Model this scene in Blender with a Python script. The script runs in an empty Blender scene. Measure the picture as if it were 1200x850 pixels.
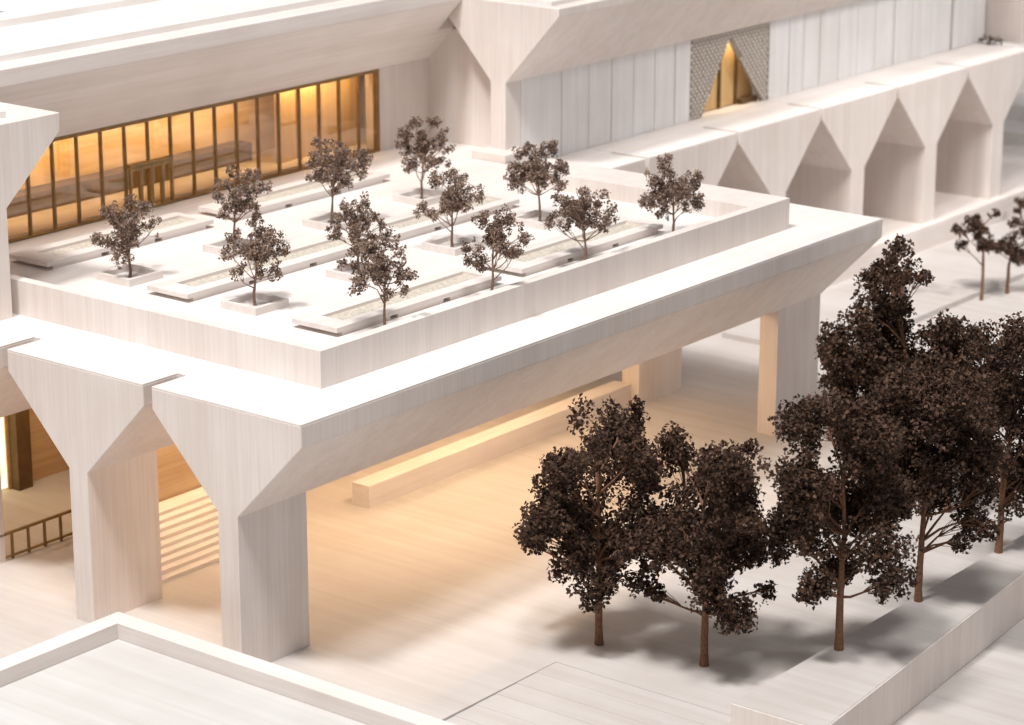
import bpy, bmesh, math, random
import numpy as np
from mathutils import Vector, Matrix

# ------------------------------------------------------------------ units
# layout is written in centimetres of the architectural model; the plaza lies at z = -2 cm
U = 0.01
ZS = 2.0
random.seed(7)
rng = np.random.default_rng(11)
scn = bpy.context.scene
col = scn.collection
def W(p): return Vector((p[0]*U, p[1]*U, (p[2]+ZS)*U))

# ------------------------------------------------------------------ camera
FPX = 3100.0
YAW, PIT = math.radians(38.316), math.radians(16.566)
CAM = np.array([-149.287, -147.571, 87.804])
fw = np.array([math.cos(YAW)*math.cos(PIT), math.sin(YAW)*math.cos(PIT), -math.sin(PIT)])
rt = np.array([math.sin(YAW), -math.cos(YAW), 0.0])
dn = np.cross(fw, rt)
cd = bpy.data.cameras.new('camera'); cam = bpy.data.objects.new('camera', cd); col.objects.link(cam)
cd.sensor_width = 36.0; cd.lens = FPX/1200*36.0
cd.clip_start = 0.05; cd.clip_end = 200
m = Matrix(((rt[0], -dn[0], -fw[0], 0), (rt[1], -dn[1], -fw[1], 0), (rt[2], -dn[2], -fw[2], 0), (0, 0, 0, 1)))
cam.matrix_world = Matrix.Translation(W(CAM)) @ m
cd.dof.use_dof = True; cd.dof.focus_distance = 2.35; cd.dof.aperture_fstop = 11.0
scn.camera = cam

# ------------------------------------------------------------------ light
wd = bpy.data.worlds.new('World'); scn.world = wd; wd.use_nodes = True
bg = wd.node_tree.nodes['Background']
bg.inputs[0].default_value = (0.98, 0.95, 0.94, 1); bg.inputs[1].default_value = 0.34
def area(name, pos, target, power, color, size, size_y=None, shape='DISK', spread=180):
    l = bpy.data.lights.new(name, 'AREA'); l.energy = power; l.color = color
    l.shape = shape; l.size = size*U
    if size_y: l.size_y = size_y*U
    l.spread = math.radians(spread)
    o = bpy.data.objects.new(name, l); col.objects.link(o)
    o.location = W(pos)
    o.rotation_euler = (W(target)-W(pos)).to_track_quat('-Z', 'Y').to_euler()
    return o
def keyed(name, d, power, color, size, dist=520, c=(55, 10, 10)):
    d = np.array(d, float); d /= np.linalg.norm(d)
    return area(name, np.array(c)-d*dist, c, power, color, size)
keyed('gallery_key_lamp', (0.49, 0.04, -1), 205, (1.0, 0.97, 0.94), 72)
keyed('gallery_front_lamp', (0.36, 0.28, -1), 120, (1.0, 0.96, 0.93), 100)
area('gallery_arcade_lamp', (172, -215, 330), (160, 34, 12), 1.5, (1.0, 0.95, 0.91), 30, spread=22)
WARM = (1.0, 0.70, 0.42)

vs = scn.view_settings
vs.view_transform = 'Standard'; vs.look = 'None'; vs.exposure = 0.08; vs.gamma = 1.0
scn.render.engine = 'CYCLES'
scn.cycles.max_bounces = 10; scn.cycles.diffuse_bounces = 6; scn.cycles.transparent_max_bounces = 16

# ------------------------------------------------------------------ materials
def new_mat(name):
    mt = bpy.data.materials.new(name); mt.use_nodes = True
    nt = mt.node_tree; return mt, nt, nt.nodes['Principled BSDF']
def rgb(c): return (c[0], c[1], c[2], 1)
def wood(name, c1, c2, grain='z', fine=420.0, rough=0.62, amount=1.0, blot=0.5):
    mt, nt, b = new_mat(name)
    N, L = nt.nodes, nt.links
    geo = N.new('ShaderNodeNewGeometry')
    mp = N.new('ShaderNodeMapping')
    k = {'x': (0.03, 1, 1), 'y': (1, 0.03, 1), 'z': (1, 1, 0.03)}[grain]
    mp.inputs['Scale'].default_value = tuple(fine*q for q in k)
    L.new(geo.outputs['Position'], mp.inputs['Vector'])
    n1 = N.new('ShaderNodeTexNoise'); n1.inputs['Scale'].default_value = 1.0
    n1.inputs['Detail'].default_value = 4; n1.inputs['Roughness'].default_value = 0.65
    L.new(mp.outputs[0], n1.inputs['Vector'])
    r1 = N.new('ShaderNodeValToRGB')
    r1.color_ramp.elements[0].position = 0.30; r1.color_ramp.elements[0].color = rgb(c2)
    r1.color_ramp.elements[1].position = 0.62; r1.color_ramp.elements[1].color = rgb(c1)
    L.new(n1.outputs['Fac'], r1.inputs['Fac'])
    # broad boards, each with a slightly different tone
    mp2 = N.new('ShaderNodeMapping'); mp2.inputs['Scale'].default_value = tuple(70*q for q in k)
    L.new(geo.outputs['Position'], mp2.inputs['Vector'])
    n2 = N.new('ShaderNodeTexNoise'); n2.inputs['Scale'].default_value = 1.0; n2.inputs['Detail'].default_value = 2
    L.new(mp2.outputs[0], n2.inputs['Vector'])
    r2 = N.new('ShaderNodeValToRGB')
    r2.color_ramp.elements[0].position = 0.38; r2.color_ramp.elements[0].color = (1-0.10*blot, 1-0.13*blot, 1-0.15*blot, 1)
    r2.color_ramp.elements[1].position = 0.60; r2.color_ramp.elements[1].color = (1, 1, 1, 1)
    L.new(n2.outputs['Fac'], r2.inputs['Fac'])
    mx = N.new('ShaderNodeMix'); mx.data_type = 'RGBA'; mx.blend_type = 'MULTIPLY'; mx.inputs[0].default_value = amount
    L.new(r1.outputs[0], mx.inputs[6]); L.new(r2.outputs[0], mx.inputs[7])
    # faint smudges
    n3 = N.new('ShaderNodeTexNoise'); n3.inputs['Scale'].default_value = 11; n3.inputs['Detail'].default_value = 5
    L.new(geo.outputs['Position'], n3.inputs['Vector'])
    r3 = N.new('ShaderNodeValToRGB')
    r3.color_ramp.elements[0].position = 0.35; r3.color_ramp.elements[0].color = (0.93, 0.91, 0.90, 1)
    r3.color_ramp.elements[1].position = 0.65; r3.color_ramp.elements[1].color = (1, 1, 1, 1)
    L.new(n3.outputs['Fac'], r3.inputs['Fac'])
    mx2 = N.new('ShaderNodeMix'); mx2.data_type = 'RGBA'; mx2.blend_type = 'MULTIPLY'; mx2.inputs[0].default_value = 1
    L.new(mx.outputs[2], mx2.inputs[6]); L.new(r3.outputs[0], mx2.inputs[7])
    L.new(mx2.outputs[2], b.inputs['Base Color'])
    b.inputs['Roughness'].default_value = rough
    b.inputs['Specular IOR Level'].default_value = 0.3
    bp = N.new('ShaderNodeBump'); bp.inputs['Strength'].default_value = 0.12; bp.inputs['Distance'].default_value = 0.0006
    L.new(n1.outputs['Fac'], bp.inputs['Height']); L.new(bp.outputs[0], b.inputs['Normal'])
    return mt
def plain(name, c, rough=0.6, var=0.12, scale=60, metal=0.0):
    mt, nt, b = new_mat(name)
    N, L = nt.nodes, nt.links
    geo = N.new('ShaderNodeNewGeometry')
    n = N.new('ShaderNodeTexNoise'); n.inputs['Scale'].default_value = scale; n.inputs['Detail'].default_value = 4
    L.new(geo.outputs['Position'], n.inputs['Vector'])
    r = N.new('ShaderNodeValToRGB')
    r.color_ramp.elements[0].position = 0.3; r.color_ramp.elements[0].color = rgb([q*(1-var) for q in c])
    r.color_ramp.elements[1].position = 0.7; r.color_ramp.elements[1].color = rgb([min(1, q*(1+var)) for q in c])
    L.new(n.outputs['Fac'], r.inputs['Fac']); L.new(r.outputs[0], b.inputs['Base Color'])
    b.inputs['Roughness'].default_value = rough; b.inputs['Metallic'].default_value = metal
    b.inputs['Specular IOR Level'].default_value = 0.3
    return mt
def leafmat(name, dark, light):
    mt, nt, b = new_mat(name)
    N, L = nt.nodes, nt.links
    geo = N.new('ShaderNodeNewGeometry')
    n = N.new('ShaderNodeTexNoise'); n.inputs['Scale'].default_value = 140; n.inputs['Detail'].default_value = 2
    L.new(geo.outputs['Position'], n.inputs['Vector'])
    add = N.new('ShaderNodeMath'); add.operation = 'MULTIPLY_ADD'; add.inputs[1].default_value = 0.55; 
    L.new(geo.outputs['Random Per Island'], add.inputs[0])
    sc = N.new('ShaderNodeMath'); sc.operation = 'MULTIPLY_ADD'; sc.inputs[1].default_value = 0.9; sc.inputs[2].default_value = -0.25
    L.new(n.outputs['Fac'], sc.inputs[0]); L.new(sc.outputs[0], add.inputs[2])
    r = N.new('ShaderNodeValToRGB')
    r.color_ramp.elements[0].position = 0.15; r.color_ramp.elements[0].color = rgb(dark)
    r.color_ramp.elements[1].position = 0.85; r.color_ramp.elements[1].color = rgb(light)
    L.new(add.outputs[0], r.inputs['Fac']); L.new(r.outputs[0], b.inputs['Base Color'])
    b.inputs['Roughness'].default_value = 0.75; b.inputs['Specular IOR Level'].default_value = 0.2
    return mt
M = {}
M['wood_z'] = wood('whitewashed_wood_vertical', (0.80, 0.75, 0.72), (0.735, 0.675, 0.64), 'z')
M['wood_x'] = wood('whitewashed_wood_lengthwise', (0.80, 0.755, 0.73), (0.74, 0.685, 0.655), 'x', fine=300)
M['wood_y'] = wood('whitewashed_wood_crosswise', (0.80, 0.755, 0.73), (0.74, 0.685, 0.655), 'y', fine=300)
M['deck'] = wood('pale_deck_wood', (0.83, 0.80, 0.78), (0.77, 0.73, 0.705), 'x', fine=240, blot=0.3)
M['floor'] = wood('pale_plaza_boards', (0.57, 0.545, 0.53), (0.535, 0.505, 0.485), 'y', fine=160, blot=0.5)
M['panel'] = wood('cool_white_panel', (0.85, 0.845, 0.85), (0.79, 0.78, 0.785), 'z', fine=380)
M['roofwhite'] = wood('white_roof_board', (0.84, 0.82, 0.80), (0.80, 0.77, 0.75), 'x', fine=200, blot=0.3)
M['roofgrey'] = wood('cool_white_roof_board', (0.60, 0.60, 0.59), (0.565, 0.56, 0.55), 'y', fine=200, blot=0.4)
M['ply'] = wood('warm_plywood', (0.66, 0.47, 0.28), (0.56, 0.37, 0.20), 'x', fine=260, rough=0.5)
M['ply_pale'] = wood('pale_plywood', (0.72, 0.54, 0.34), (0.60, 0.42, 0.24), 'x', fine=200, rough=0.5)
M['gold'] = wood('golden_timber', (0.68, 0.48, 0.24), (0.56, 0.37, 0.16), 'z', fine=300, rough=0.45)
M['bronze'] = plain('bronze_mullion', (0.25, 0.155, 0.06), 0.45, 0.2, 120)
M['bronze_lt'] = plain('light_bronze_door_frame', (0.34, 0.22, 0.085), 0.45, 0.2, 120)
M['brown'] = plain('dark_brown_timber', (0.13, 0.075, 0.03), 0.55, 0.25, 90)
M['soil'] = plain('pale_planting_fill', (0.55, 0.50, 0.43), 0.9, 0.25, 300)
M['mortar'] = plain('grey_brown_screen_back', (0.30, 0.255, 0.215), 0.8, 0.2, 200)
M['brick'] = plain('pale_screen_block', (0.66, 0.61, 0.56), 0.7, 0.15, 300)
M['joint'] = plain('dark_joint', (0.32, 0.30, 0.29), 0.8, 0.1, 100)
M['bark'] = plain('red_brown_bark', (0.19, 0.095, 0.055), 0.8, 0.35, 500)
M['bark_pale'] = plain('pale_brown_bark', (0.26, 0.17, 0.125), 0.8, 0.3, 500)
M['leaf_dark'] = leafmat('dark_brown_leaves', (0.016, 0.0095, 0.007), (0.135, 0.076, 0.05))
M['leaf_lit'] = leafmat('lit_brown_leaves', (0.085, 0.054, 0.040), (0.42, 0.30, 0.235))  # paler leaves: the stronger light on the terrace is put into the colour
def glassmat():
    mt = bpy.data.materials.new('amber_clear_glazing'); mt.use_nodes = True
    nt = mt.node_tree; N, L = nt.nodes, nt.links; N.clear()
    out = N.new('ShaderNodeOutputMaterial'); mix = N.new('ShaderNodeMixShader')
    tr = N.new('ShaderNodeBsdfTransparent'); tr.inputs[0].default_value = (0.96, 0.88, 0.72, 1)
    gl = N.new('ShaderNodeBsdfGlossy'); gl.inputs['Roughness'].default_value = 0.04; gl.inputs[0].default_value = (1, 1, 1, 1)
    mix.inputs[0].default_value = 0.08
    L.new(tr.outputs[0], mix.inputs[1]); L.new(gl.outputs[0], mix.inputs[2])
    L.new(mix.outputs[0], out.inputs[0]); return mt
M['glass'] = glassmat()
def emit(name, c, s):
    mt = bpy.data.materials.new(name); mt.use_nodes = True
    nt = mt.node_tree; nt.nodes.clear()
    o = nt.nodes.new('ShaderNodeOutputMaterial'); e = nt.nodes.new('ShaderNodeEmission')
    e.inputs[0].default_value = rgb(c); e.inputs[1].default_value = s
    nt.links.new(e.outputs[0], o.inputs[0]); return mt
M['lamp'] = emit('lit_opening', (1.0, 0.80, 0.42), 2.2)

# ------------------------------------------------------------------ builders
ORI = {}
def tag(o, label=None, cat=None, group=None, kind=None):
    if label: o['label'] = label
    if cat: o['category'] = cat
    if group: o['group'] = group
    if kind: o['kind'] = kind
    return o
def thing(name, label, cat, base, group=None):
    o = bpy.data.objects.new(name, None); col.objects.link(o)
    o.empty_display_size = 0.02
    o.location = W(base); ORI[o.name] = np.array(base, float)
    return tag(o, label, cat, group)
def box(bm, x0, x1, y0, y1, z0, z1):
    v = [bm.verts.new(p) for p in ((x0,y0,z0),(x1,y0,z0),(x1,y1,z0),(x0,y1,z0),(x0,y0,z1),(x1,y0,z1),(x1,y1,z1),(x0,y1,z1))]
    for f in ((3,2,1,0),(4,5,6,7),(0,1,5,4),(1,2,6,5),(2,3,7,6),(3,0,4,7)): bm.faces.new([v[i] for i in f])
def prism(bm, pts, axis, a0, a1):
    """pts: 2-D outline; axis x: (y,z), y: (x,z), z: (x,y)"""
    def P(p, a):
        return {'x': (a, p[0], p[1]), 'y': (p[0], a, p[1]), 'z': (p[0], p[1], a)}[axis]
    A = [bm.verts.new(P(p, a0)) for p in pts]; B = [bm.verts.new(P(p, a1)) for p in pts]
    n = len(pts)
    bm.faces.new(A); bm.faces.new(B[::-1])
    for i in range(n): bm.faces.new((A[i], B[i], B[(i+1)%n], A[(i+1)%n]))
    bmesh.ops.recalc_face_normals(bm, faces=bm.faces)
JOINTS = (12.25, 12.2, 32.1, 32.2)
def finish(name, bm, mat, parent=None, bevel=0.05, base=None):
    if bevel:
        ed = [e for e in bm.edges if len(e.link_faces) == 2 and e.calc_face_angle(0) > 0.4
              and not any(abs(e.verts[0].co.z-j) < 1e-4 and abs(e.verts[1].co.z-j) < 1e-4 for j in JOINTS)]
        bmesh.ops.bevel(bm, geom=ed, offset=bevel, segments=1, affect='EDGES', clamp_overlap=True)
    if parent is not None: org = ORI[parent.name]
    else: org = np.array(base if base is not None else (0, 0, -ZS), float)
    for v in bm.verts: v.co = (Vector(v.co)-Vector(org))*U
    me = bpy.data.meshes.new(name); bm.to_mesh(me); bm.free()
    me.materials.append(M[mat])
    o = bpy.data.objects.new(name, me); col.objects.link(o)
    ORI[o.name] = org
    if parent is not None: o.parent = parent
    else: o.location = W(org)
    return o
def bx(name, b, mat, parent=None, bevel=0.05, base=None):
    bm = bmesh.new(); box(bm, *b); return finish(name, bm, mat, parent, bevel, base)
def pz(name, pts, axis, a0, a1, mat, parent=None, bevel=0.05, base=None):
    bm = bmesh.new(); prism(bm, pts, axis, a0, a1); return finish(name, bm, mat, parent, bevel, base)
def struct(o): o['kind'] = 'structure'; return o

# ------------------------------------------------------------------ setting: ground
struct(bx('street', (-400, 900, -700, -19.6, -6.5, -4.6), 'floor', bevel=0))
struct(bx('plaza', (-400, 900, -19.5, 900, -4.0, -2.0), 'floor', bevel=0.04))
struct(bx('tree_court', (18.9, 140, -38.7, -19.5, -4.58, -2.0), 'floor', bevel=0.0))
steps = thing('plaza_steps', 'wide shallow pale steps running down from the plaza beside the trees', 'steps', (10, -40, -4.6))
for i in range(9):
    x1 = 18.88 - i*2.75
    bx('step', (x1-2.75, x1, -90, -19.52, -4.59, -2.03-i*0.04), 'floor', steps, 0.04)
pz('retaining_wall', [(17.2, -38.7), (17.2, -47.4), (110, -38.7)], 'z', -4.59, -0.005, 'wood_z', bevel=0.05, base=(60, -40, -4.6))
pz('paved_top', [(17.25, -38.75), (17.25, -47.3), (109, -38.75)], 'z', 0.0, 0.05, 'floor', bpy.data.objects['retaining_wall'], 0)
tag(bpy.data.objects['retaining_wall'], 'low pale retaining wall beneath the front row of large trees, bottom right', 'wall')
lw = bx('ground_slab', (112, 300, 10.6, 26, -1.99, -1.3), 'floor', bevel=0.05, base=(200, 18, -2))
tag(lw, 'thin raised pale slab on the plaza before the right hand arcade', 'slab')

# ------------------------------------------------------------------ main deck: folded beams on piers
ZD = 21.75
CY = [0.8, 19.05, 37.35]
deck = thing('roof_deck', 'large white timber deck of three funnel shaped beams carried on thin piers', 'canopy', (46, 10, -2))
HW, FA, CT, ZJ, PL = 8.6, 1.9, 1.15, 12.25, 8.45
for i, cy in enumerate(CY):
    L = 91.6 if i < 2 else 80.0
    prof = [(cy-HW, ZD), (cy+HW, ZD), (cy+HW, ZD-FA), (cy+CT, ZJ), (cy-CT, ZJ), (cy-HW, ZD-FA)]
    b = pz('beam', prof, 'x', 0, L, 'wood_z', deck, 0.07)
    # top board as the beam's own cover
    bx('cover_board', (0.02, L-0.02, cy-HW+0.02, cy+HW-0.02, ZD, ZD+0.12), 'deck', b, 0.03)
    for x0 in (0.0, L-PL):
        bx('pier', (x0, x0+(PL if i < 2 else 5.7), cy-CT, cy+CT, -1.99, ZJ), 'wood_z', deck, 0.05)
    if i < 2:
        bx('joint_board', (4.2, L, cy+HW, CY[i+1]-HW, ZD-FA, ZD+0.11), 'deck', deck, 0.0)
bx('joint_board', (81.5, 91.6, CY[1]+HW, 29.6, ZD-FA, ZD+0.11), 'deck', deck, 0.0)

# ------------------------------------------------------------------ roof terrace
ZT, ZP = 23.4, 25.2
ter = thing('roof_terrace', 'raised white roof terrace with a plain parapet standing on the deck', 'terrace', (45, 20, ZD+0.12))
zb = ZD+0.125
bx('front_parapet', (8.4, 81.45, -2.4, -1.3, zb, ZP), 'wood_z', ter, 0.05)
bx('side_parapet', (8.4, 9.5, -1.3, 50, zb, ZP), 'wood_z', ter, 0.05)
bx('end_parapet', (75.4, 81.45, -1.3, 29.4, zb, ZP-0.003), 'wood_z', ter, 0.05)
bx('terrace_floor', (9.5, 75.4, -1.3, 52.3, zb, ZT), 'deck', ter, 0)
bx('terrace_floor', (75.4, 82.4, 29.4, 52.3, zb, ZT), 'deck', ter, 0)
bx('terrace_floor', (82.4, 87.8, 41.6, 52.3, zb, ZT), 'deck', ter, 0)

# ------------------------------------------------------------------ upper storey
up = thing('upper_pavilion', 'white upper storey behind the terrace with a deep sloping eave', 'building', (40, 60, ZT))
pz('eave_beam', [(44.8, 42.8), (44.8, 41.1), (52.3, 33.15), (112, 33.15), (112, 42.8)], 'x', -30, 84.9, 'wood_x', up, 0.06)
pz('eave_beam', [(48.5, 42.7), (48.5, 37.2), (52.3, 33.17), (112, 33.17), (112, 42.7)], 'x', 84.9, 92, 'wood_x', up, 0.0)
bx('roof_slab', (-30, 84.5, 47.9, 112, 42.81, 43.45), 'roofwhite', up, 0.05)
bx('roof_slab', (-30, 84.4, 60.4, 112, 43.46, 44.2), 'roofwhite', up, 0.05)
bx('roof_slot', (18, 33.5, 64.3, 65.6, 44.205, 44.26), 'joint', up, 0)
bx('front_wall', (78.9, 87.8, 52.3, 54.5, ZT, 33.15), 'wood_z', up, 0.03)
bx('end_wall', (87.8, 95, 40.75, 112, ZT-1, 37.0), 'wood_z', up, 0.03)
bx('interior_floor', (-30, 87.8, 54.6, 84, ZT-0.8, ZT), 'wood_x', up, 0)
bx('interior_wall', (-30, 87.7, 63.0, 64.0, ZT, 33.14), 'ply_pale', up, 0)
bx('interior_counter', (-20, 66, 60.6, 62.9, ZT, 25.5), 'brown', up, 0.05)
for a_, b2 in ((66.4, 69.6), (69.9, 73.1), (73.4, 76.6), (76.9, 80.1)):
    bx('interior_panel', (a_, b2, 57.0, 57.3, ZT, 33.1), 'gold', up, 0.03)
bx('interior_panel', (30, 40, 62.6, 62.95, 25.6, 31.0), 'gold', up, 0.03)

# glazed front: sill, head, mullions, one pane per bay, doors
gl = thing('glazed_front', 'long bronze framed glass front glowing amber behind the roof terrace', 'window', (50, 52.5, ZT))
mx = [11.9+3.35*i for i in range(21)]
bx('sill', (11, 78.9, 52.35, 53.0, ZT, ZT+0.22), 'bronze', gl, 0.03)
bx('head', (11, 78.9, 52.35, 53.0, 32.75, 33.14), 'bronze', gl, 0.03)
mull_me = None
for i, x in enumerate(mx):
    w = 0.12
    if mull_me is None:
        o = bx('mullion', (x-w, x+w, 52.48, 52.86, ZT+0.22, 32.75), 'bronze', gl, 0.03); mull_me = o; mx0 = x
    else:
        o = mull_me.copy(); col.objects.link(o); o.location = ((x-mx0)*U, 0, 0)
pane_me = None
for i in range(len(mx)-1):
    x = mx[i]
    if pane_me is None:
        pane_me = bx('pane', (x+0.21, x+3.14, 52.62, 52.72, ZT+0.22, 32.75), 'glass', gl, 0); px0 = x
    else:
        o = pane_me.copy(); col.objects.link(o); o.location = ((x-px0)*U, 0, 0)
dx0, dx1 = mx[8]+0.22, mx[10]-0.22
bx('transom', (dx0, dx1, 52.1, 52.6, 28.25, 28.55), 'bronze_lt', gl, 0.03)
dw = (dx1-dx0)/4
for k in range(4):
    a = dx0+k*dw+0.03
    d = None
    bm = bmesh.new()
    box(bm, a, a+0.16, 52.12, 52.5, ZT+0.02, 28.18); box(bm, a+dw-0.22, a+dw-0.06, 52.12, 52.5, ZT+0.02, 28.18)
    box(bm, a+0.16, a+dw-0.22, 52.14, 52.48, ZT+0.02, ZT+0.3); box(bm, a+0.16, a+dw-0.22, 52.14, 52.48, 27.85, 28.18)
    finish('door_leaf', bm, 'bronze_lt', gl, 0)
bx('end_post', (78.5, 78.88, 52.4, 53.0, ZT+0.22, 32.75), 'bronze', gl, 0.03)

# tall roof beam over the white panel wall (funnel gable and slim column)
tb = thing('tall_roof_beam', 'tall white funnel gable on a slim column behind the terrace trees', 'roof', (85, 39.6, ZD))
XU, cy = 85.0, 39.6
pz('beam', [(30.9, 41.4), (48.35, 41.4), (48.35, 40.45), (cy+1.08, 32.1), (cy-1.08, 32.1), (30.9, 40.45)], 'x', XU, 215, 'wood_z', tb, 0.06)
bx('roof_slab', (XU+0.9, 214, 32.6, 47.5, 41.41, 41.9), 'roofwhite', tb, 0.05)
bx('column', (XU, XU+2.78, cy-1.08, cy+1.08, 24.3, 32.1), 'wood_z', tb, 0.04)
bx('plinth', (82.5, 87.78, 36.6, 41.55, ZD+0.13, 24.3), 'wood_x', tb, 0.06)

# white panel wall: each panel its own board
pw = thing('panel_wall', 'long wall of cool white upright panels above the arcade roof', 'wall', (140, 38.7, ZD))
bx('backing', (87.9, 122.4, 39.15, 40.0, ZD, 32.09), 'joint', pw, 0)
bx('backing', (140.5, 199, 39.15, 40.0, ZD, 32.09), 'joint', pw, 0)
edges = [87.9, 95.7, 101.1, 105.7, 110.2, 114.7, 119.0, 122.4]
pe = [(edges[i], edges[i+1]) for i in range(len(edges)-1)]
e2 = [140.5, 145.3, 148.9, 152.9, 157.7, 162.6, 167.4, 172.5, 177.5, 182.9, 188.7]
pe += [(e2[i], e2[i+1]) for i in range(len(e2)-1)] + [(189.2, 199.0)]
for a, b_ in pe:
    bx('panel', (a+0.07, b_-0.07, 38.6+random.uniform(-0.04, 0.04), 39.14, ZD+0.13, 32.08), 'panel', pw, 0.04)
# block screen with a pointed opening and golden doors
sc_ = thing('block_screen', 'grey lattice screen of small blocks around a pointed golden doorway', 'screen', (131.5, 38.7, ZD))
A0, A1, AP = (125.4, ZD+0.13), (139.2, ZD+0.13), (131.4, 30.9)
def inside_opening(x, z, mrg=0.0):
    t = (z-ZD)/(AP[1]-ZD)
    if t > 1+mrg*0.1: return False
    return A0[0]+(AP[0]-A0[0])*t-mrg < x < A1[0]+(AP[0]-A1[0])*t+mrg
zs = ZD+0.13
pz('screen_field', [(122.45, zs), A0, AP, A1, (140.45, zs), (140.45, 32.08), (122.45, 32.08)], 'y', 38.85, 39.14, 'mortar', sc_, 0)
bm = bmesh.new(); r = 0; z = zs+0.1
while z < 31.8:
    x = 122.6+(0.42 if r % 2 else 0)
    while x < 139.9:
        if not inside_opening(x+0.3, z+0.16, 0.45):
            q = random.uniform(-0.04, 0.04); box(bm, x, x+0.56, 38.66+q, 38.86, z, z+0.30)
        x += 0.84
    z += 0.46; r += 1
o = finish('block_field', bm, 'brick', sc_, 0); o['kind'] = 'stuff'
for a, b_ in ((124.6, 127.6), (128.0, 131.4), (131.8, 135.2), (135.6, 139.6)):
    bx('door_leaf', (a, b_, 40.5, 40.8, zs, 31), 'gold', sc_, 0.03)
for a in (127.55, 131.35, 135.15):
    bx('door_post', (a, a+0.45, 40.2, 40.7, zs, 31), 'brown', sc_, 0.03)
bx('door_rail', (128.0, 131.3, 40.3, 40.6, 28.2, 28.5), 'brown', sc_, 0.02)
bx('reveal', (122.5, 140.4, 42.4, 42.8, zs, 32), 'ply', sc_, 0)
bx('threshold', (135.8, 139.6, 39.6, 40.4, zs, zs+0.6), 'brown', sc_, 0.03)

# far wall at the end of the panel wall
ew = bx('end_block', (199.1, 204, 32.5, 62, ZD+0.2, 60), 'wood_z', bevel=0.05, base=(225, 40, ZD))
tag(ew, 'beige wall block at the far right end above the arcade roof', 'wall')

# ------------------------------------------------------------------ arcade on the right
arc = thing('arcade', 'white arcade of funnel piers with dark pointed openings on the right', 'arcade', (148, 34, -2))
YA, PI_ = 29.7, 19.35
bx('plinth', (96, 222, 28.5, 74, -1.99, 1.35), 'wood_x', arc, 0.06)
for k in range(6):
    x0 = 81.5+PI_*k + 0.35; x1 = x0+PI_-0.7; c = (x0+x1)/2
    b = pz('beam', [(x0, ZD), (x1, ZD), (x1, ZD-1.55), (c+1.6, 12.2), (c-1.6, 12.2), (x0, ZD-1.55)], 'y', YA, 58, 'wood_z', arc, 0.06)
    bx('pier', (c-1.6, c+1.6, YA, 44.5, 1.36 if k else 1.36, 12.2), 'wood_z', arc, 0.05)
    bx('cover_board', (x0+0.02, x1-0.02, YA+0.02, 38.58, ZD, ZD+0.12), 'deck', b, 0.03)
    if k < 5:
        bx('joint_board', (x1, x1+0.7, 35.0, 58, ZD-1.5, ZD+0.11), 'deck', arc, 0)
bx('back_wall', (82, 200, 44.6, 45.6, 1.36, 19), 'wood_z', arc, 0)

# ------------------------------------------------------------------ wing on the left edge
lf = thing('left_wing', 'white funnel gable end standing on the deck at the left edge', 'building', (5.9, 40, ZD))
pz('beam', [(-2.9, 40.1), (14.35, 40.1), (14.25, 38.35), (7.35, 32.2), (4.6, 32.2), (-2.9, 38.35)], 'y', 35.2, 44.6, 'wood_z', lf, 0.06)
bx('pier', (4.6, 7.35, 35.2, 44.6, ZD+0.125, 32.2), 'wood_z', lf, 0.05)
bx('roof_upstand', (-2.6, 9.6, 37.2, 44.4, 40.11, 40.7), 'roofwhite', lf, 0.05)

# ------------------------------------------------------------------ under the deck
st = thing('broad_stairs', 'broad pale stairs lit warmly under the deck between two piers', 'stairs', (23, 24, -2))
for i in range(9):
    bx('step', (9.2, 29.0, 20.4+i*0.95, 20.4+(i+1)*0.95+(0 if i < 8 else 1.2), -1.99, -1.99+(i+1)*0.36), 'wood_x', st, 0.03)
lb = bx('long_bench_wall', (38.3, 83.0, 18.9, 21.2, -1.99, 0.35), 'wood_x', bevel=0.08, base=(60, 20.8, -2))
tag(lb, 'long low block on the floor beneath the deck', 'bench')
iw = bx('plywood_wall', (13, 80, 30.6, 31.4, -1.99, 12.2), 'ply_pale', bevel=0.04, base=(46, 31, -2))  # real behind the stairs; unseen run beyond them added to bounce warm light
tag(iw, 'plywood wall behind the broad stairs under the deck', 'wall')
bw = thing('amber_back_wall', 'amber back wall of the room beyond the railing, lower left', 'wall', (20, 52, -2))
bx('wall_board', (19.75, 80, 51.75, 52.3, -1.99, 19.8), 'ply', bw, 0)
bx('wall_board', (-60, 18.35, 51.75, 52.3, -1.99, 19.8), 'ply', bw, 0)
bp_ = bx('brown_post', (20.1, 21.95, 50.5, 51.6, -1.99, 19.8), 'brown', bevel=0.05, base=(21, 51, -2))
tag(bp_, 'dark brown square post beyond the railing, lower left', 'post')
lo = bx('lit_opening', (18.4, 19.7, 51.9, 52.1, -1.8, 14.0), 'lamp', bevel=0.0, base=(19, 52, -1.8))
tag(lo, 'narrow bright lit opening beside the dark brown post', 'doorway')
rl = thing('railing', 'thin brown railing on the floor between the left piers', 'railing', (20, 36.3, -2))
bx('top_rail', (2, 34, 36.2, 36.45, 0.55, 0.8), 'bronze', rl, 0.02)
bx('bottom_rail', (2, 34, 36.22, 36.42, -1.75, -1.55), 'bronze', rl, 0.02)
pm = None
for i in range(16):
    x = 2.5+i*2.05
    if pm is None: pm = bx('post', (x, x+0.22, 36.22, 36.44, -1.99, 0.55), 'bronze', rl, 0.02); p0 = x
    else:
        o = pm.copy(); col.objects.link(o); o.location = ((x-p0)*U, 0, 0)
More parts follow.
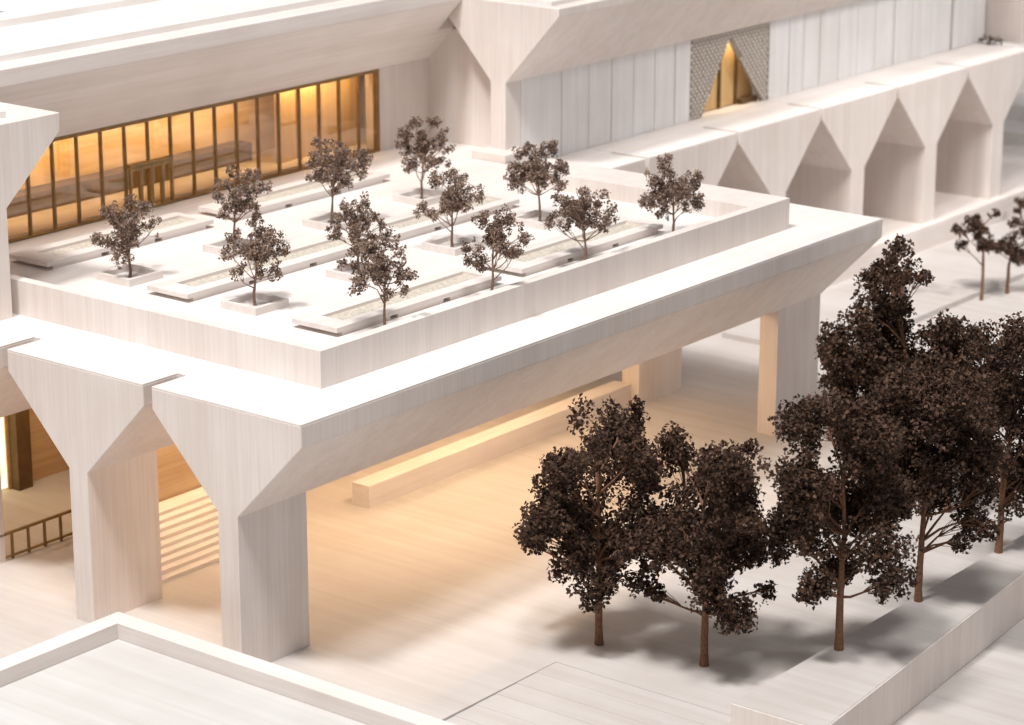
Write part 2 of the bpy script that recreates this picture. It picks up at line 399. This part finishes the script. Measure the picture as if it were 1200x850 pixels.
# warm lamps of the model's own lighting
for xl, pw_ in ((18, 0.12), (37, 0.36), (57, 0.30), (74, 0.08)):
    area('under_deck_lamp', (xl, 9.95, 18.6), (xl, 9.95, -2), pw_, WARM, 9, 0.8, 'RECTANGLE')
area('under_deck_lamp', (60, 28, 13.5), (58, 14, -2), 0.25, WARM, 36, 3, 'RECTANGLE')
area('stair_lamp', (22, 29.6, 11.9), (22, 22.5, -2), 0.17, WARM, 16, 1.5, 'RECTANGLE')
area('lobby_lamp', (18, 43, 17), (18, 46, -2), 0.42, WARM, 20, 8, 'RECTANGLE')
area('pavilion_lamp', (44, 56.5, 32.9), (44, 63.0, 28.8), 0.50, (1, 0.77, 0.49), 60, 1.2, 'RECTANGLE', 130)
area('pavilion_lamp', (73, 54.6, 32.9), (73, 57, 28.8), 0.05, (1, 0.78, 0.50), 12, 0.8, 'RECTANGLE', 130)
area('doorway_lamp', (132, 39.7, 31.6), (132, 41.0, 26), 0.085, (1, 0.80, 0.52), 10, 0.6, 'RECTANGLE')

# ------------------------------------------------------------------ foreground roof
fr = thing('foreground_roof', 'flat white roof with a raised parapet in the lower left corner', 'building', (-30, -30, -5.6))
X0, Y0, ZF = -6.72, 7.45, 4.0
bx('wall', (-90, X0-0.15, -120, Y0-0.15, -5.58, 2.3), 'wood_z', fr, 0)
bx('roof_surface', (-88, X0-1.9, -118, Y0-1.9, 2.3, 2.62), 'roofgrey', fr, 0)
bx('parapet', (X0-1.85, X0, -120, Y0, 2.31, ZF), 'wood_y', fr, 0.06)
bx('parapet', (-90, X0-1.86, Y0-1.85, Y0, 2.31, ZF-0.002), 'wood_x', fr, 0.06)

# ------------------------------------------------------------------ terraces far right
tr = thing('far_terraces', 'stepped white terraces beyond the arcade at the right edge', 'terraces', (250, 60, -2))
for i, (x, zt) in enumerate(((224, -0.6), (231, 1.6), (240, 4.0), (252, 7.2), (266, 9.8), (284, 14))):
    bx('terrace_step', (x, 420, 20, 160, -1.98, zt), 'roofwhite', tr, 0.05)

# ------------------------------------------------------------------ terrace furniture
def bench(x0, x1, y0, y1, label):
    t = thing('planter_bench', label, 'bench', ((x0+x1)/2, (y0+y1)/2, ZT), 'long planter benches on the roof terrace')
    zt0, zt1 = ZT+0.42, ZT+0.85
    w = 1.45
    bm = bmesh.new()
    o_ = [(x0, y0), (x1, y0), (x1, y1), (x0, y1)]; i_ = [(x0+2.4, y0+w), (x1-0.9, y0+w), (x1-0.9, y1-w), (x0+2.4, y1-w)]
    V = {}
    for nm, L_ in (('o', o_), ('i', i_)):
        for zi, z in enumerate((zt0, zt1)):
            V[nm, zi] = [bm.verts.new((p[0], p[1], z)) for p in L_]
    for k in range(4):
        n = (k+1) % 4
        bm.faces.new((V['o',1][k], V['o',1][n], V['i',1][n], V['i',1][k]))
        bm.faces.new((V['o',0][n], V['o',0][k], V['i',0][k], V['i',0][n]))
        bm.faces.new((V['o',0][k], V['o',0][n], V['o',1][n], V['o',1][k]))
        bm.faces.new((V['i',0][n], V['i',0][k], V['i',1][k], V['i',1][n]))
    finish('seat', bm, 'wood_x', t, 0.03)
    bx('planting_bed', (x0+2.3, x1-0.85, y0+w-0.05, y1-w+0.05, zt0-0.012, zt0+0.12), 'soil', t, 0)
    cuts = [x0+0.9, x0+0.9+(x1-x0)*0.30, x0+0.9+(x1-x0)*0.62, x1-0.5]
    for k in range(3):
        bx('base', (cuts[k]+(0.5 if k else 0), cuts[k+1]-0.5, y0+0.14, y1-0.14, ZT+0.004, zt0-0.013), 'wood_x', t, 0)
    return t
bench(17.0, 40.3, 3.5, 8.9, 'front planter bench nearest the terrace corner')
bench(43.4, 66.8, 3.5, 8.9, 'front planter bench on the right, along the parapet')
bench(17.0, 43.5, 22.0, 27.3, 'middle planter bench on the left between the two tree rows')
bench(46.2, 66.6, 22.0, 27.3, 'middle planter bench on the right between the two tree rows')
bench(17.0, 39.8, 41.0, 46.6, 'back planter bench on the left before the glass front')
bench(43.0, 67.5, 41.0, 46.6, 'back planter bench on the right before the glass front')
def pit(x, y, label):
    t = thing('tree_pit', label, 'tree pit', (x, y, ZT), 'square tree pits on the roof terrace')
    h = 2.2; w = 0.45; zt = ZT+0.72
    for b in ((x-h, x+h, y-h, y-h+w), (x-h, x+h, y+h-w, y+h), (x-h, x-h+w, y-h+w, y+h-w), (x+h-w, x+h, y-h+w, y+h-w)):
        bx('kerb', b+(ZT+0.004, zt), 'wood_x', t, 0.03)
    bx('fill', (x-h+w, x+h-w, y-h+w, y+h-w, ZT+0.004, ZT+0.2), 'deck', t, 0)

# ------------------------------------------------------------------ trees
def pix(px, py, base, depth=0.0):
    """point seen at a photo pixel, on the upright plane through a tree's base"""
    v = fw + rt*((px-600)/FPX) + dn*((py-425)/FPX)
    n = np.array([math.cos(YAW), math.sin(YAW), 0])
    t = np.dot(np.array(base)-CAM, n)/np.dot(v, n)
    return CAM+v*t+n*depth
def pxscale(base): return np.dot(np.array(base)-CAM, fw)/FPX       # cm per pixel
def tube(V, F, pts, radii, n=6):
    base = len(V)
    for i, p in enumerate(pts):
        p = np.array(p)
        d = (np.array(pts[min(i+1, len(pts)-1)])-np.array(pts[max(i-1, 0)])); d = d/(np.linalg.norm(d)+1e-9)
        a = np.cross(d, (0.3, 0.9, 0.2)); a /= np.linalg.norm(a); b = np.cross(d, a)
        for k in range(n):
            t = 2*math.pi*k/n; V.append(p+radii[i]*(a*math.cos(t)+b*math.sin(t)))
    for i in range(len(pts)-1):
        for k in range(n):
            q = (k+1) % n
            F.append((base+i*n+k, base+i*n+q, base+(i+1)*n+q, base+(i+1)*n+k))
def wob(a, b, amp, n=5):
    a, b = np.array(a), np.array(b); out = []
    off = rng.normal(0, amp, 3)
    for i in range(n+1):
        t = i/n; out.append(a+(b-a)*t+off*math.sin(math.pi*t)+rng.normal(0, amp*0.2, 3)*(0 < i < n))
    return out
def raw(name, V, F, mat, parent, smooth=False):
    org = ORI[parent.name]
    V = (np.array(V)-org)*U
    me = bpy.data.meshes.new(name); me.from_pydata(V.tolist(), [], F); me.materials.append(M[mat])
    if smooth:
        for p in me.polygons: p.use_smooth = True
    o = bpy.data.objects.new(name, me); col.objects.link(o); o.parent = parent; ORI[o.name] = org
    return o
def leaves(clumps, size, per):
    """small folded leaves spread through many little clumps"""
    C, R = np.array([c for c, r in clumps]), np.array([r for c, r in clumps])
    n = np.maximum(4, (per*R**2).astype(int)); idx = np.repeat(np.arange(len(C)), n); N = len(idx)
    d = rng.normal(0, 1, (N, 3)); d /= np.linalg.norm(d, axis=1)[:, None]
    P = C[idx]+d*(R[idx]*rng.random(N)**0.45)[:, None]
    a = rng.normal(0, 1, (N, 3)); a /= np.linalg.norm(a, axis=1)[:, None]
    b = np.cross(a, rng.normal(0, 1, (N, 3))); b /= np.linalg.norm(b, axis=1)[:, None]
    c = np.cross(a, b)
    s = size*rng.uniform(0.55, 1.25, N)[:, None]
    v0 = P-a*s*0.5; v1 = P+b*s*0.34+c*s*0.16; v2 = P+a*s*0.5; v3 = P-b*s*0.34+c*s*0.16
    V = np.stack([v0, v1, v2, v3], 1).reshape(-1, 3)
    F = [t for i in range(N) for t in ((4*i, 4*i+1, 4*i+2), (4*i, 4*i+2, 4*i+3))]
    return V, F
def tree(name, label, basepx, zb, blobs, mats, group, size, per, trunk_r, fork=0.35, base=None, sub=(12, 17), stems=1, depthk=0.9):
    if base is None:
        v = fw + rt*((basepx[0]-600)/FPX) + dn*((basepx[1]-425)/FPX); base = CAM+v*((zb-CAM[2])/v[2])
    base = np.array(base, float)
    t = thing(name, label, 'tree', base, group)
    s = pxscale(base)
    if name == 'model_tree': blobs = [(x, y, r*(1.14 if r > 17 else 1.0)) for x, y, r in blobs]
    pts = []
    cxm = np.mean([b[0] for b in blobs]); half = (max(b[0]+b[2] for b in blobs)-min(b[0]-b[2] for b in blobs))/2
    for (x, y, r) in blobs:
        room = math.sqrt(max(0.15, 1-((x-cxm)/half)**2))*half-r*0.5
        pts.append((pix(x, y, base, rng.uniform(-1, 1)*max(0, room)*s*depthk), r*s))
        if r*s > 1.2 and room > r*0.6:    # fuller behind and in front
            pts.append((pix(x+rng.uniform(-.5, .5)*r, y+rng.uniform(-.4, .4)*r, base, rng.choice([-1, 1])*room*s*rng.uniform(.5, .9)), r*s*0.8))
    top = max(p[0][2] for p in pts); low = min(p[0][2]-p[1] for p in pts)
    ctr = np.mean([p[0] for p in pts], axis=0)
    V, F = [], []
    zf = base[2]+(top-base[2])*fork
    f0 = np.array([base[0]+(ctr[0]-base[0])*0.05, base[1]+(ctr[1]-base[1])*0.05, zf])
    tp = np.array([ctr[0]*0.75+f0[0]*0.25, ctr[1]*0.75+f0[1]*0.25, top-0.1*(top-zf)])
    lead = wob(f0, tp, trunk_r*0.8, 6)
    low_p = wob(base, f0, trunk_r*0.22, 5)
    tube(V, F, low_p, [trunk_r*(1.2 if i == 0 else 1.0-0.04*i) for i in range(6)], 8)
    tube(V, F, lead, [trunk_r*(0.8-0.1*i) for i in range(7)], 6)
    clumps = []
    for (p, r) in pts:
        ok_ = [q for q in lead if q[2] < p[2]-0.45*math.hypot(p[0]-q[0], p[1]-q[1])]
        st_ = ok_[-1] if ok_ else low_p[-2]
        if len(ok_) > 2: st_ = ok_[rng.integers(len(ok_)-2, len(ok_))]
        br = wob(st_, p, 0.12*np.linalg.norm(p-st_)*0.6, 4)
        tube(V, F, br, [trunk_r*q for q in (0.42, 0.34, 0.26, 0.2, 0.12)], 5)
        for k in range(rng.integers(*sub)):
            d = rng.normal(0, 1, 3); d /= np.linalg.norm(d)
            q = p+d*r*rng.uniform(0.35, 0.92)
            rr = r*rng.uniform(0.30, 0.50)
            clumps.append((q, rr))
            tw = br[rng.integers(2, 5)]
            tube(V, F, [tw, (tw+q)/2+rng.normal(0, r*0.06, 3), q], [trunk_r*0.15, trunk_r*0.1, trunk_r*0.05], 3)
    raw('trunk', V, F, mats[0], t, True)
    LV, LF = leaves(clumps, size, per)
    raw('crown', LV, LF, mats[1], t)
    return t
BIG = ('bark', 'leaf_dark'); SML = ('bark_pale', 'leaf_lit')
g = 'large dark brown model trees on the plaza'
tree('model_tree', 'leftmost large dark brown tree on the plaza, before the long block', (702, 755), -2,
     [(742,508,29),(708,522,34),(760,560,22),(765,620,24),(650,575,28),(668,545,27),(725,560,36),(638,600,30),(685,600,42),(740,608,36),(628,628,20),(668,650,30),(712,660,34),(704,668,24),(748,655,24)], BIG, g, 0.47, 56, 0.36, 0.30)
tree('model_tree', 'second large dark brown tree from the left with a low bare branch', (825, 780), -2,
     [(838,530,28),(800,545,27),(768,620,26),(840,600,36),(905,640,18),(872,540,24),(850,580,34),(800,596,36),(888,598,24),(825,640,40),(782,648,28),(878,645,28),(898,690,13),(862,698,22),(770,704,15),(826,668,30),(850,670,26)], BIG, g, 0.47, 54, 0.36, 0.30)
tree('model_tree', 'third large dark tree from the left, nearest the retaining wall corner', (983, 762), 0.0,
     [(978,480,38),(938,520,32),(928,560,26),(1010,490,34),(960,600,34),(1045,610,28),(1005,530,42),(950,565,34),(1030,565,36),(975,610,38),(1022,615,40),(932,635,24),(952,662,22),(992,672,24),(1035,660,26)], BIG, g, 0.47, 58, 0.36, 0.28)
tree('model_tree', 'fourth large dark tree from the left along the retaining wall', (1076, 705), 0.0,
     [(1062,465,40),(1108,455,40),(1075,540,38),(1040,480,30),(1150,545,26),(1090,508,40),(1132,515,34),(1058,555,28),(1108,560,34),(1140,585,24),(1142,620,18),(1092,600,18),(1120,628,13),(1050,515,30)], BIG, g, 0.47, 56, 0.34, 0.28)
tree('model_tree', 'rightmost large dark tree, cut by the right edge of the photo', (1170, 648), 0.0,
     [(1185,385,30),(1168,425,30),(1212,420,36),(1185,470,36),(1225,485,38),(1165,535,28),(1202,550,34),(1190,585,22),(1160,490,26),(1230,550,30)], BIG, g, 0.47, 56, 0.34, 0.28)
tree('model_tree', 'tall airy brown tree behind, in front of the far end of the deck', None, -2,
     [(1052,305,20),(1080,322,13),(1062,335,14),(1040,325,16),(1028,332,18),(1040,355,24),(1020,430,34),(1000,465,30),(1065,450,30),(985,400,22),(1012,362,25),(998,400,30),(1050,388,28),(990,440,28),(1040,435,34),(1075,425,24),(1020,475,28),(972,415,14),(1060,470,26),(1000,500,24)], BIG, g, 0.50, 50, 0.36, 0.3, base=(76, -22, -2))
tree('model_tree', 'dark tree half hidden between the tall airy tree and the rightmost tree', None, -2,
     [(1115,388,26),(1105,430,30),(1140,470,30),(1098,412,22),(1142,402,20),(1130,432,28),(1100,455,28),(1150,450,24),(1125,480,30)], BIG, g, 0.47, 54, 0.36, 0.3, base=(73.5, -27, -2))
g2 = 'small far trees before the arcade'
tree('small_tree', 'small tree with a thin straight trunk before the last arcade opening', (1150, 352), -2,
     [(1140,256,13),(1124,272,10),(1150,278,14),(1166,252,7),(1130,292,8),(1160,290,8)], BIG, g2, 0.55, 40, 0.22, 0.5)
tree('small_tree', 'small forked tree at the right edge before the far terraces', (1180, 344), -2,
     [(1180,282,14),(1196,296,14),(1165,292,11),(1204,274,14),(1190,262,8)], BIG, g2, 0.55, 40, 0.24, 0.4)
tree('small_tree', 'small dark bush like tree at the right edge by the terraces', (1196, 262), -2,
     [(1197,240,8),(1204,236,9),(1192,246,5)], BIG, g2, 0.55, 40, 0.2, 0.3)
# roof shrub far right
shr = thing('shrub', 'tiny dark shrub on the arcade roof beside the beige end wall', 'shrub', (197, 36.5, ZD))
V, F = leaves([((196.5, 37.6, 22.4), 0.7), ((196.5, 36.2, 22.5), 0.9), ((196.8, 35.2, 22.4), 0.8)], 0.5, 60)
raw('foliage', V, F, 'leaf_dark', shr)

# terrace trees: (base x, y, crown box in photo pixels, label)
TT = [
 (19.9, 32.6, (105,195,233,308), 'terrace tree nearest the left wing, in a square pit'),
 (34.0, 32.5, (245,316,194,262), 'back row terrace tree, second from the left'),
 (48.0, 32.0, (354,436,158,232), 'back row terrace tree, third from the left, before the glass front'),
 (62.4, 32.1, (461,533,137,205), 'back row terrace tree farthest right, before the shaded end wall'),
 (19.9, 16.2, (257,345,252,336), 'terrace tree in the square pit nearest the left parapet, middle row'),
 (34.2, 16.2, (384,455,230,300), 'middle row terrace tree, second from the left, half hidden'),
 (48.1, 16.0, (487,570,203,270), 'middle row terrace tree, third from the left, in a pit'),
 (62.1, 15.8, (588,671,164,236), 'middle row terrace tree farthest right, below the slim column'),
 (20.4, 0.9, (401,492,272,352), 'front row terrace tree nearest the terrace corner'),
 (35.7, 0.9, (538,626,243,322), 'front row terrace tree, second from the left, at the parapet'),
 (50.2, 0.9, (638,724,212,290), 'front row terrace tree, third from the left, at the parapet'),
 (65.0, 0.9, (744,829,187,256), 'front row terrace tree farthest right, standing apart'),
]
for i, (x, y, (a, b_, c, d), lab) in enumerate(TT):
    if y > 2: pit(x, y, 'square kerbed tree pit, ' + ['first', 'second', 'third', 'fourth'][i % 4] + ' from the left in the ' + ('back' if y > 30 else 'middle') + ' row')
    w, h = (b_-a)/2, (d-c)/2; cx_, cy_ = (a+b_)/2, (c+d)/2
    bl = []
    nb = random.randint(8, 10)
    for k in range(nb+9):
        ang = 2*math.pi*k/nb+random.uniform(-0.3, 0.3)
        rr = random.uniform(0.62, 0.80) if k < nb else random.uniform(0.05, 0.5)
        r_ = w*random.uniform(0.24, 0.34)
        if k < nb and math.sin(ang) > 0.8 and random.random() < 0.6: continue
        bl.append((cx_+math.cos(ang)*rr*w*1.06, cy_+math.sin(ang)*rr*h*1.04, r_))
    tree('terrace_tree', lab, None, ZT, bl, SML, 'small brown trees on the roof terrace', 0.29, 165, 0.16, 0.22, base=(x, y, ZT+0.2 if y > 2 else ZT), sub=(8, 12))
